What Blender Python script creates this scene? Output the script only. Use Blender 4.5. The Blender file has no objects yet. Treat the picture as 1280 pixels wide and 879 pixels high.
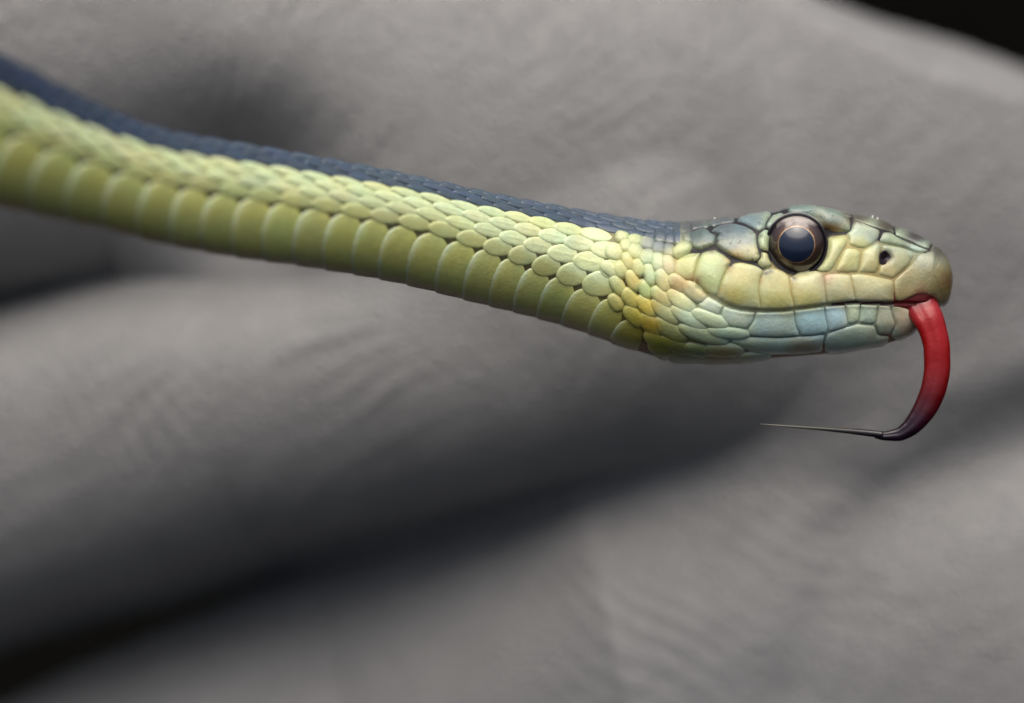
import bpy, math, random
import numpy as np
from mathutils import Matrix, Vector, Euler

random.seed(7)
rng = np.random.default_rng(7)
scene = bpy.context.scene
COL = scene.collection
scene.unit_settings.scale_length = 0.0055        # one unit is about 5.5 mm: 100 units of the frame's own grid

# ------------------------------------------------------------------ camera, sky, sun, exposure
PITCH = math.radians(30)                          # the camera looks down at the hand
DIST = 30.2
CENTRE = Vector((0, 0, 150.0))                    # held well above the ground
ROT = Matrix.Rotation(-PITCH, 4, 'X')
cam_data = bpy.data.cameras.new('camera')
cam = bpy.data.objects.new('camera', cam_data)
COL.objects.link(cam)
cam_data.sensor_width = 36.0
cam_data.lens = 36.0 * DIST / 12.8
cam_data.clip_start = 0.1
cam_data.clip_end = 60000
cam.location = CENTRE + ROT.to_3x3() @ Vector((0, -DIST, 0))
cam.rotation_euler = (math.radians(90) - PITCH, 0, 0)
cam_data.dof.use_dof = True
cam_data.dof.focus_distance = DIST - 0.72
APERTURE = 1.3                                    # aperture diameter in units
cam_data.dof.aperture_fstop = cam_data.lens / 1000.0 / APERTURE / 1.0
scene.camera = cam

world = bpy.data.worlds.new('World')
scene.world = world
world.use_nodes = True
wn = world.node_tree.nodes
wl = world.node_tree.links
for n in list(wn):
    wn.remove(n)
sky = wn.new('ShaderNodeTexSky')
sky.sky_type = 'NISHITA'
sky.sun_disc = False
SUN_ELEV, SUN_AZ = math.radians(87), math.radians(215)   # azimuth clockwise from +Y
sky.sun_elevation = SUN_ELEV
sky.sun_rotation = SUN_AZ
sky.air_density = 1.0
sky.dust_density = 9.0
sky.ozone_density = 0.4
bg = wn.new('ShaderNodeBackground')
bg.inputs['Strength'].default_value = 0.055
wo = wn.new('ShaderNodeOutputWorld')
wl.new(sky.outputs[0], bg.inputs['Color'])
wl.new(bg.outputs[0], wo.inputs['Surface'])

sun_data = bpy.data.lights.new('sun', 'SUN')
sun_data.energy = 1.5
sun_data.angle = math.radians(75)
sun_data.color = (1.0, 0.95, 0.88)
sun = bpy.data.objects.new('sun', sun_data)
COL.objects.link(sun)
sd = Vector((math.sin(SUN_AZ) * math.cos(SUN_ELEV), math.cos(SUN_AZ) * math.cos(SUN_ELEV), math.sin(SUN_ELEV)))
sun.rotation_euler = (-sd).to_track_quat('-Z', 'Y').to_euler()
sun.location = CENTRE + sd * 60

scene.view_settings.view_transform = 'Standard'
scene.view_settings.look = 'None'
scene.view_settings.gamma = 1
scene.view_settings.exposure = 0.92
scene.render.engine = 'CYCLES'
scene.cycles.max_bounces = 8

# ------------------------------------------------------------------ helpers
def lin(c):
    c = np.asarray(c, float) / 255.0
    return np.where(c <= 0.04045, c / 12.92, ((c + 0.055) / 1.055) ** 2.4)

def place(o):
    """stand an object in the tilted frame the snake and the hand are held in"""
    o.matrix_world = Matrix.Translation(CENTRE) @ ROT
    return o

def to_local(px, py, depth):
    px, py, depth = np.broadcast_arrays(np.asarray(px, float), py, depth)
    return np.stack([(px - 640) / 100, depth / 100, (439.5 - py) / 100], -1)

def mesh_obj(name, verts, faces, mat, parent=None, colors=None, extra=None, smooth=True):
    me = bpy.data.meshes.new(name)
    me.from_pydata([tuple(v) for v in verts], [], [tuple(int(i) for i in f) for f in faces])
    if smooth:
        me.polygons.foreach_set('use_smooth', [True] * len(me.polygons))
    if colors is not None:
        a = me.color_attributes.new('pigment', 'FLOAT_COLOR', 'POINT')
        c = np.ones((len(verts), 4))
        c[:, :3] = colors
        a.data.foreach_set('color', c.ravel())
    me.materials.append(mat)
    me.update()
    o = bpy.data.objects.new(name, me)
    COL.objects.link(o)
    if parent is not None:
        o.parent = parent
    return o

def tag(o, label=None, cat=None, group=None, kind=None):
    if label: o['label'] = label
    if cat: o['category'] = cat
    if group: o['group'] = group
    if kind: o['kind'] = kind
    return o

def node_mat(name):
    m = bpy.data.materials.new(name)
    m.use_nodes = True
    nt = m.node_tree
    return m, nt, nt.nodes, nt.links, nt.nodes['Principled BSDF']

def scale_material(name, rough, coat, mottle_scale, mottle_amt, bump, sss, fleck=0.0):
    m, nt, N, L, p = node_mat(name)
    at = N.new('ShaderNodeAttribute'); at.attribute_name = 'pigment'
    tc = N.new('ShaderNodeTexCoord')
    n1 = N.new('ShaderNodeTexNoise'); n1.inputs['Scale'].default_value = mottle_scale; n1.inputs['Detail'].default_value = 6
    n1.inputs['Roughness'].default_value = 0.65
    L.new(tc.outputs['Object'], n1.inputs['Vector'])
    mr = N.new('ShaderNodeMapRange'); mr.inputs[1].default_value = 0.25; mr.inputs[2].default_value = 0.75
    mr.inputs[3].default_value = 1 - mottle_amt; mr.inputs[4].default_value = 1 + mottle_amt
    L.new(n1.outputs['Fac'], mr.inputs[0])
    mx = N.new('ShaderNodeVectorMath'); mx.operation = 'SCALE'
    L.new(at.outputs['Color'], mx.inputs[0]); L.new(mr.outputs[0], mx.inputs['Scale'])
    colout = mx.outputs[0]
    # warm / cool drift
    n2 = N.new('ShaderNodeTexNoise'); n2.inputs['Scale'].default_value = 3.1; n2.inputs['Detail'].default_value = 3
    L.new(tc.outputs['Object'], n2.inputs['Vector'])
    rp = N.new('ShaderNodeValToRGB')
    rp.color_ramp.elements[0].position = 0.35; rp.color_ramp.elements[0].color = (1.05, 1.0, 0.92, 1)
    rp.color_ramp.elements[1].position = 0.65; rp.color_ramp.elements[1].color = (0.95, 1.0, 1.04, 1)
    L.new(n2.outputs['Fac'], rp.inputs[0])
    mm = N.new('ShaderNodeVectorMath'); mm.operation = 'MULTIPLY'
    L.new(colout, mm.inputs[0]); L.new(rp.outputs[0], mm.inputs[1])
    colout = mm.outputs[0]
    if fleck > 0:
        n3 = N.new('ShaderNodeTexNoise'); n3.inputs['Scale'].default_value = 17; n3.inputs['Detail'].default_value = 4
        L.new(tc.outputs['Object'], n3.inputs['Vector'])
        r3 = N.new('ShaderNodeMapRange'); r3.inputs[1].default_value = 0.61; r3.inputs[2].default_value = 0.7
        r3.inputs[3].default_value = 0; r3.inputs[4].default_value = fleck
        L.new(n3.outputs['Fac'], r3.inputs[0])
        fm = N.new('ShaderNodeMix'); fm.data_type = 'RGBA'
        fm.inputs['B'].default_value = (0.03, 0.03, 0.028, 1)
        L.new(r3.outputs[0], fm.inputs['Factor']); L.new(colout, fm.inputs['A'])
        colout = fm.outputs['Result']
    L.new(colout, p.inputs['Base Color'])
    p.inputs['Roughness'].default_value = rough
    p.inputs['Coat Weight'].default_value = coat
    p.inputs['Coat Roughness'].default_value = 0.22
    p.inputs['Subsurface Weight'].default_value = sss
    p.inputs['Subsurface Radius'].default_value = (1.0, 0.75, 0.4)
    p.inputs['Subsurface Scale'].default_value = 0.05
    # fine grain and small dents
    n4 = N.new('ShaderNodeTexNoise'); n4.inputs['Scale'].default_value = 26; n4.inputs['Detail'].default_value = 5
    L.new(tc.outputs['Object'], n4.inputs['Vector'])
    bp = N.new('ShaderNodeBump'); bp.inputs['Strength'].default_value = bump; bp.inputs['Distance'].default_value = 0.02
    L.new(n4.outputs['Fac'], bp.inputs['Height']); L.new(bp.outputs[0], p.inputs['Normal'])
    rr = N.new('ShaderNodeMapRange'); rr.inputs[1].default_value = 0.3; rr.inputs[2].default_value = 0.7
    rr.inputs[3].default_value = rough - 0.08; rr.inputs[4].default_value = rough + 0.1
    L.new(n4.outputs['Fac'], rr.inputs[0]); L.new(rr.outputs[0], p.inputs['Roughness'])
    return m

M_HEAD = scale_material('head_plate', 0.36, 0.4, 15, 0.10, 0.3, 0.2)
M_TOP = scale_material('crown_plate', 0.34, 0.35, 15, 0.22, 0.35, 0.05, fleck=0.75)
M_BODY = scale_material('body_scale', 0.44, 0.18, 10, 0.12, 0.3, 0.2)
M_DARK = scale_material('back_scale', 0.42, 0.2, 12, 0.2, 0.4, 0.0)
M_SKIN = scale_material('skin_between_scales', 0.6, 0.0, 9, 0.25, 0.3, 0.0)

# ------------------------------------------------------------------ body surface
def sm_interp(xk, yk, x):
    """monotone-ish cubic interpolation (pchip)"""
    xk = np.asarray(xk, float); yk = np.asarray(yk, float)
    h = np.diff(xk); d = np.diff(yk) / h
    m = np.zeros_like(yk)
    m[0], m[-1] = d[0], d[-1]
    for i in range(1, len(xk) - 1):
        if d[i - 1] * d[i] > 0:
            w1 = 2 * h[i] + h[i - 1]; w2 = h[i] + 2 * h[i - 1]
            m[i] = (w1 + w2) / (w1 / d[i - 1] + w2 / d[i])
    x = np.asarray(x, float)
    i = np.clip(np.searchsorted(xk, x) - 1, 0, len(xk) - 2)
    t = (x - xk[i]) / h[i]
    t = np.clip(t, -2, 3)
    lo = t < 0; hi = t > 1
    tt = np.clip(t, 0, 1)
    r = ((2*tt**3 - 3*tt**2 + 1) * yk[i] + (tt**3 - 2*tt**2 + tt) * h[i] * m[i]
         + (-2*tt**3 + 3*tt**2) * yk[i+1] + (tt**3 - tt**2) * h[i] * m[i+1])
    r = np.where(lo, yk[0] + m[0] * (x - xk[0]), r)
    r = np.where(hi, yk[-1] + m[-1] * (x - xk[-1]), r)
    return r

TIP0, TIPR = 1130.0, 59.8
U_END = TIP0 + TIPR * math.pi / 2
def x_of_u(u):
    u = np.asarray(u, float)
    th = np.clip((u - TIP0) / TIPR, 0, math.pi / 2)
    return np.where(u <= TIP0, u, TIP0 + TIPR * np.sin(th))
def u_of_x(x):
    x = np.asarray(x, float)
    return np.where(x <= TIP0, x, TIP0 + TIPR * np.arcsin(np.clip((x - TIP0) / TIPR, 0, 1)))

TOPK = [(-260,-60),(-160,-12),(-80,34),(0,75),(50,102),(100,126),(150,148),(200,164),(300,182),(400,200),(500,219),(600,241),(700,260),
        (760,270),(800,276),(830,279),(855,280),(875,277),(900,275),(925,272),(950,268),(975,264),(990,261.5),(1010,260.5),
        (1030,262.5),(1050,266),(1080,272),(1108,280),(1130,288),(1150,297.5),(1165,306.5),(1175,315),(1183,325),(1188,337),(1189.8,350)]
BOTK = [(-260,150),(-160,190),(-80,236),(0,262),(50,272),(100,282),(150,291),(200,303),(300,321),(400,335),(500,353),(600,378),(700,404),
        (760,423),(800,438),(830,447),(855,451),(900,452),(950,449.5),(1000,446),(1050,441),(1085,435),(1108,431),(1125,426),
        (1138,420),(1147,413),(1152,404),(1156,395),(1162,388),(1176,384.5),(1183,376),(1188,363),(1189.8,351)]
WK = [(-260,80),(0,80),(200,70),(400,66),(600,68),(700,70),(780,76),(830,86),(870,94),(910,96),(950,92),(1000,82),(1050,70),(1100,57),
      (1130,49)]
tk = np.array(TOPK, float); bk = np.array(BOTK, float); wk = np.array(WK, float)
tku, bku = u_of_x(tk[:, 0]), u_of_x(bk[:, 0])
def f_top(u): return sm_interp(tku, tk[:, 1], u)
def f_bot(u): return sm_interp(bku, bk[:, 1], u)
def f_w(u):
    u = np.asarray(u, float)
    base = sm_interp(wk[:, 0], wk[:, 1], np.minimum(u, TIP0))
    th = np.clip((u - TIP0) / TIPR, 0, math.pi / 2)
    return base * (np.cos(th) ** 0.85 + 0.13 * np.sin(2 * th))
_ug = np.arange(-300, U_END + 1, 4.0)
_cy = (f_top(_ug) + f_bot(_ug)) / 2
_sl = np.gradient(_cy, _ug)
_sl = np.where(_ug > 860, 0, _sl)
_k = np.exp(-0.5 * (np.arange(-30, 31) / 9.0) ** 2); _k /= _k.sum()
_sl = np.convolve(np.pad(_sl, 30, mode='edge'), _k, mode='valid')
def f_slope(u): return np.interp(u, _ug, _sl)
def f_n(u): return np.interp(u, [700, 900, 1080, 1150], [2.0, 2.35, 2.5, 2.2])
def f_y0(u):
    u = np.asarray(u, float)
    a = np.clip((720 - u) / 720, 0, 2)
    return -410 * a ** 1.12 - np.clip(u - 900, 0, 400) * 0.05

MOUTH = np.array([(872,359),(880,365),(892,373),(905,380.5),(925,386.5),(950,389),(980,388.5),(1005,385),(1033,381.5),
                  (1065,378),(1085,379),(1118,379.5),(1135,379.5),(1155,381)], float)
EYE = (998.0, 305.0)

def seg_dist(px, py, poly, closed=False):
    P = np.asarray(poly, float)
    Q = np.roll(P, -1, 0) if closed else P[1:]
    A = P if closed else P[:-1]
    px = np.asarray(px, float); py = np.asarray(py, float)
    best = np.full(px.shape, 1e9)
    for a, b in zip(A, Q):
        d = b - a; l2 = max((d * d).sum(), 1e-9)
        t = np.clip(((px - a[0]) * d[0] + (py - a[1]) * d[1]) / l2, 0, 1)
        best = np.minimum(best, np.hypot(px - a[0] - t * d[0], py - a[1] - t * d[1]))
    return best

def seen(S):
    """frame position in which a surface point appears"""
    kk = 1 + S[..., 2] / (DIST * 100)
    return 640 + (S[..., 0] - 640) / kk, 439.5 + (S[..., 1] - 439.5) / kk

def relief(px, py):
    """small swellings and hollows of the head, along the surface normal"""
    d = seg_dist(px, py, MOUTH)
    r = -3.6 * np.exp(-(d / 2.2) ** 2)
    ml = np.interp(px, MOUTH[:, 0], MOUTH[:, 1])
    below = np.clip((py - ml) / 8.0, 0, 1)
    fx = np.clip((px - 885) / 60, 0, 1)
    r = r - 4.5 * below * fx * np.clip(1 - (py - ml) / 70, 0, 1)
    # lip bulge just above the mouth
    r = r + 2.6 * np.exp(-((py - (ml - 20)) / 17.0) ** 2) * np.clip((px - 850) / 40, 0, 1) * np.clip((1130 - px) / 30, 0, 1)
    re = np.hypot((px - EYE[0]), (py - EYE[1]) * 0.97)
    r = r - 5.0 * np.exp(-((re - 36) / 5.0) ** 2) + (-6.0) * (1 - np.clip((re - 31) / 6, 0, 1))
    r = r + 4.0 * np.exp(-(seg_dist(px, py, [(982,266),(1000,262),(1025,268),(1050,277),(1080,286),(1110,296)]) / 7) ** 2)
    r = r - 7.0 * np.exp(-(((px - 1042) / 13) ** 2 + ((py - 290) / 8) ** 2))
    r = r - 9.0 * np.exp(-(((px - 1107.5) / 6.5) ** 2 + ((py - 322) / 6.5) ** 2))
    r = r + 2.2 * np.exp(-(((px - 1092) / 9) ** 2 + ((py - 325) / 14) ** 2))
    r = r - 2.5 * np.exp(-(seg_dist(px, py, [(848,322),(876,314),(894,309),(915,324),(946,329)]) / 3.5) ** 2)
    return np.where((np.asarray(px) > 835), r, 0)

def raw_surface(u, v):
    n = f_n(u)
    top, bot = f_top(u), f_bot(u)
    sl = f_slope(u)
    ca = 1 / np.sqrt(1 + sl * sl); sa = sl * ca
    h = (bot - top) / 2 * ca
    cy = (top + bot) / 2
    s, c = np.sin(v), np.cos(v)
    ts = np.sign(s) * np.abs(s) ** (2 / n)
    tc = np.sign(c) * np.abs(c) ** (2 / n)
    y0 = f_y0(u)
    k = 1 + y0 / (DIST * 100)
    w = f_w(u)
    x = x_of_u(u) + ts * h * sa          # up along the section's own normal
    y = cy - ts * h * ca
    X = 640 + (x - 640) * k
    Y = 439.5 + (y - 439.5) * k
    return np.stack([X, Y, y0 - w * tc * k], -1)     # (px-like x, px-like y, depth)

def surface(u, v, lift=0.0, with_relief=True):
    u = np.asarray(u, float); v = np.asarray(v, float)
    lift = np.broadcast_to(np.asarray(lift, float), u.shape)
    p = raw_surface(u, v)
    e = 0.02
    du = np.where(u > U_END - 2, -1.0, 1.0)
    a = (raw_surface(u + du, v) - p) * du[..., None]
    b = raw_surface(u, v + e) - raw_surface(u, v - e)
    nrm = np.cross(a, b)
    ln = np.linalg.norm(nrm, axis=-1, keepdims=True)
    nrm = nrm / np.maximum(ln, 1e-9)
    # outward
    cy = (f_top(u) + f_bot(u)) / 2
    c = np.stack([640 + (x_of_u(np.minimum(u, 1120)) - 640), cy, f_y0(u)], -1)
    sgn = np.sign((nrm * (p - c)).sum(-1, keepdims=True))
    nrm = nrm * np.where(sgn == 0, 1, sgn)
    r = relief(*seen(p)) if with_relief else 0
    # fade relief at the silhouette
    return p + nrm * (lift + r)[..., None]

def px_to_uv(pts):
    """frame positions -> surface coordinates on the near side"""
    P = np.asarray(pts, float)
    x, y = P[:, 0].copy(), P[:, 1].copy()
    u = u_of_x(x); v = np.zeros_like(u)
    for _ in range(14):
        d = f_y0(u) - f_w(u) * np.abs(np.cos(v)) ** (2 / f_n(u))
        k = 1 + f_y0(u) / (DIST * 100)
        kk = (1 + d / (DIST * 100)) / k
        xx = 640 + (x - 640) * kk; yy = 439.5 + (y - 439.5) * kk
        sl = f_slope(u); ca = 1 / np.sqrt(1 + sl * sl); sa = sl * ca
        top, bot = f_top(u), f_bot(u)
        h = (bot - top) / 2 * ca; cy = (top + bot) / 2
        t = np.clip((cy - yy) / (np.maximum(h, 1) * ca), -1, 1)
        n = f_n(u)
        v = np.arcsin(np.sign(t) * np.abs(t) ** (n / 2))
        u = 0.4 * u + 0.6 * u_of_x(xx - t * h * sa)
    return np.stack([u, v], -1)

def to_world(p):
    return to_local(p[..., 0], p[..., 1], p[..., 2])

# ------------------------------------------------------------------ pigment field (frame x, frame y, sRGB)
PIG = [
 # crown
 (865,282,(78,84,88)),(905,278,(88,94,96)),(940,276,(118,138,142)),(967,276,(140,158,142)),(1000,262,(108,128,120)),(1040,272,(114,132,122)),
 (1040,288,(118,92,52)),(1070,271,(84,80,68)),(1110,283,(72,68,56)),(1145,297,(66,64,62)),(1170,313,(78,76,66)),
 # temporals
 (872,296,(84,100,98)),(886,300,(96,116,114)),(885,307,(140,146,118)),(905,290,(92,108,112)),(925,290,(98,116,120)),(935,300,(130,142,132)),
 (915,305,(128,140,128)),(920,318,(176,160,112)),(938,315,(184,184,142)),(955,300,(176,196,160)),(957,325,(188,190,142)),
 # snout side
 (1045,300,(196,204,150)),(1050,315,(206,210,162)),(1035,333,(200,206,150)),(1062,325,(190,192,134)),(1072,290,(172,188,160)),(1090,296,(176,188,170)),
 (1078,304,(190,194,140)),(1085,325,(196,194,144)),(1095,335,(192,186,134)),(1125,325,(172,178,142)),(1110,342,(188,184,138)),(1115,300,(168,188,162)),
 (1148,311,(160,182,166)),(1140,345,(152,144,100)),(1165,345,(134,128,88)),(1185,350,(112,96,60)),(1160,322,(140,146,120)),(1125,370,(150,140,98)),
 # upper lip
 (858,332,(198,206,148)),(888,325,(184,200,142)),(885,350,(190,200,140)),(925,340,(208,206,150)),(920,370,(186,182,116)),
 (972,350,(208,204,150)),(970,378,(174,172,110)),(1010,352,(214,210,160)),(1010,376,(186,182,120)),(1048,355,(204,200,154)),(1045,374,(190,186,140)),
 (1090,360,(208,204,160)),(1095,372,(194,188,148)),(1036,347,(204,184,148)),
 # lower lip and chin
 (888,382,(192,204,180)),(920,396,(184,202,184)),(965,402,(172,198,196)),(1012,400,(164,200,210)),(1046,394,(166,202,212)),(1068,392,(182,194,168)),
 (1086,392,(168,184,166)),(1106,395,(172,180,160)),(1130,400,(178,168,146)),(1110,415,(140,150,132)),(1060,425,(136,156,144)),(970,432,(150,170,158)),
 (1140,412,(160,140,116)),(900,448,(140,128,84)),(1000,443,(132,128,108)),
 # neck
 (852,312,(190,198,146)),(838,300,(104,112,114)),(823,305,(118,130,132)),(809,305,(140,150,136)),(793,302,(188,198,142)),(795,318,(202,210,152)),
 (810,325,(194,214,166)),(824,330,(212,218,172)),(836,332,(216,206,158)),(812,345,(196,214,170)),(830,352,(212,208,150)),(848,355,(190,170,118)),
 (806,362,(180,200,140)),(786,327,(208,194,124)),(798,335,(202,206,142)),(776,338,(202,196,120)),(791,351,(208,192,108)),(770,315,(210,208,138)),
 (866,366,(198,196,150)),(851,377,(198,200,152)),(829,372,(202,196,138)),(808,383,(204,192,92)),(831,390,(196,204,148)),(861,397,(182,198,166)),
 (887,399,(178,192,160)),(788,372,(196,186,92)),(793,395,(170,162,62)),(814,406,(172,152,58)),(838,412,(154,158,104)),(878,418,(150,166,136)),
 (912,416,(150,174,154)),(848,432,(132,136,80)),(872,438,(118,130,92)),(830,428,(140,140,56)),
 (780,420,(164,156,62)),(760,400,(170,166,66)),(745,350,(196,194,110)),(720,330,(204,202,124)),(700,385,(160,158,66)),
]
PG = np.array([(a, b) for a, b, _ in PIG], float); PC = np.array([lin(c) for _, _, c in PIG]) * 0.95
PC[(PG[:, 1] > 374) & (PG[:, 0] > 850)] *= 1.33
def head_pigment(x, y):
    x = np.asarray(x, float); y = np.asarray(y, float)
    d2 = (x[..., None] - PG[:, 0]) ** 2 + ((y[..., None] - PG[:, 1]) * 1.25) ** 2
    w = 1 / (d2 + 16) ** 1.9
    w /= w.sum(-1, keepdims=True)
    return w @ PC

C_DORSAL = lin((66, 82, 98)); C_DORSAL2 = lin((30, 44, 66))
C_LAT = lin((202, 215, 168)); C_LAT_LOW = lin((176, 184, 126)); C_VENT = lin((190, 196, 118)); C_BELLY = lin((176, 144, 110))
def v_dark(u): return np.radians(np.interp(u, [-200,0,150,300,450,560,680,780,860], [37,37,39,42,45,47,47,43,36]))
def body_pigment(u, v):
    u = np.asarray(u, float); v = np.asarray(v, float)
    av = np.where(v < -math.pi / 2, -math.pi - v, np.where(v > math.pi / 2, math.pi - v, v))
    deg = np.degrees(av)
    def mixc(a, b, t): return a * (1 - t[..., None]) + b * t[..., None]
    c = mixc(np.broadcast_to(C_BELLY, u.shape + (3,)), np.broadcast_to(C_VENT, u.shape + (3,)), np.clip((deg + 80) / 25, 0, 1))
    vb = np.interp(u, [-200,0,150,300,560,600,640,680,715,780], [5,5,4,2,0,-3,-7,-13,-18,-22])
    c = mixc(c, np.broadcast_to(C_LAT_LOW, c.shape), np.clip((deg - vb + 4) / 5, 0, 1))
    c = mixc(c, np.broadcast_to(C_LAT, c.shape), np.clip((deg - vb - 9) / 9, 0, 1))
    dk = mixc(np.broadcast_to(C_DORSAL2, c.shape), np.broadcast_to(C_DORSAL, c.shape), np.clip(u / 500, 0, 1))
    return c, dk

def pigment(u, v, x, y, dark=None):
    c, dk = body_pigment(u, v)
    if dark is None:
        dark = np.clip((v - v_dark(u)) / 0.06, 0, 1)
    c = c * (1 - dark[..., None]) + dk * dark[..., None]
    t = np.clip((np.asarray(x) - 745) / 55, 0, 1)[..., None]
    hp = head_pigment(x, y)
    hp = np.where((dark[..., None] > 0.5) & (np.asarray(x)[..., None] < 850), dk, hp)
    return c * (1 - t) + hp * t

# ------------------------------------------------------------------ the snake's continuous skin
us = np.concatenate([np.arange(-260, 820, 5.0), np.arange(820, U_END - 0.3, 1.5), [U_END - 0.15]])
NV = 240
vs = np.linspace(-math.pi, math.pi, NV, endpoint=False)
UU, VV = np.meshgrid(us, vs, indexing='ij')
_p0 = raw_surface(UU, VV)
_e = np.hypot(seen(_p0)[0] - EYE[0], seen(_p0)[1] - EYE[1])
P = surface(UU, VV, -0.4 - 2.2 * np.exp(-((_e - 40) / 7) ** 2))
px, py = seen(P)
c = pigment(UU, VV, px, py)
top = (VV > v_dark(UU)) & (VV < math.pi - v_dark(UU))
def soft(x): return np.clip(0.5 + x / 3.0, 0, 1)
crown = soft(22 - seg_dist(px, py, [(850,290),(880,300),(915,312),(945,318)]))
crown = np.maximum(crown, soft(262 + np.clip(px - 990, 0, 200) * 0.24 + 14 - py) * soft(px - 850))
crown = np.maximum(crown, soft(41 - np.hypot(px - EYE[0], py - EYE[1])))
crown = np.maximum(crown, top.astype(float))
dg = np.degrees(VV)
fac = np.where(px < 835, np.where((dg > -24) & (dg < 14), 0.13, 0.34), 0.72)
sk = c * fac[..., None] * np.array([1.0, 0.86, 0.72])
sk = np.where((py > np.interp(px, MOUTH[:, 0], MOUTH[:, 1]))[..., None] & (px > 885)[..., None], c * 0.55 * np.array([0.95, 0.98, 0.95]), sk)
sk = sk * (1 - crown[..., None]) + lin((20, 19, 24)) * crown[..., None]
md = seg_dist(px, py, MOUTH)
sk = np.where((md < 2.2)[..., None] & (px > 1040)[..., None], lin((48, 18, 30)), sk)
sk = np.where((py > f_bot(UU) - 14)[..., None] & (px > 780)[..., None] & (px < 1150)[..., None] , lin((136, 108, 84)), sk)
inmouth = (px > 1117) & (px < 1178) & (py > 364) & (py < 395) & (np.cos(VV) > -0.2)
sk = np.where(inmouth[..., None], lin((92, 14, 20)), sk)
verts = to_world(P).reshape(-1, 3)
nu = len(us)
faces = []
for i in range(nu - 1):
    for j in range(NV):
        j2 = (j + 1) % NV
        faces.append((i * NV + j, i * NV + j2, (i + 1) * NV + j2, (i + 1) * NV + j))
faces.append([(nu - 1) * NV + j for j in range(NV)])
faces.append([j for j in reversed(range(NV))])
snake = mesh_obj('snake', verts, faces, M_SKIN, None, sk.reshape(-1, 3))
place(snake)
tag(snake, 'slender yellow green snake with slate blue back flicking out its red tongue', 'snake')

# ------------------------------------------------------------------ scales
VS = 85.0      # one radian of section is about this many frame units
def smooth_poly(Q, N, sig):
    Q = np.asarray(Q, float)
    seg = np.linalg.norm(np.roll(Q, -1, 0) - Q, axis=1)
    cum = np.concatenate([[0], np.cumsum(seg)])
    M = 160
    s = np.linspace(0, cum[-1], M, endpoint=False)
    Qc = np.vstack([Q, Q[:1]])
    R = np.stack([np.interp(s, cum, Qc[:, 0]), np.interp(s, cum, Qc[:, 1])], -1)
    step = cum[-1] / M
    k = np.arange(-40, 41) * step
    g = np.exp(-0.5 * (k / sig) ** 2); g /= g.sum()
    R = np.stack([np.convolve(np.pad(R[:, i], 40, mode='wrap'), g, mode='valid') for i in (0, 1)], -1)
    idx = (np.arange(N) * M / N).astype(int)
    return R[idx]

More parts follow.
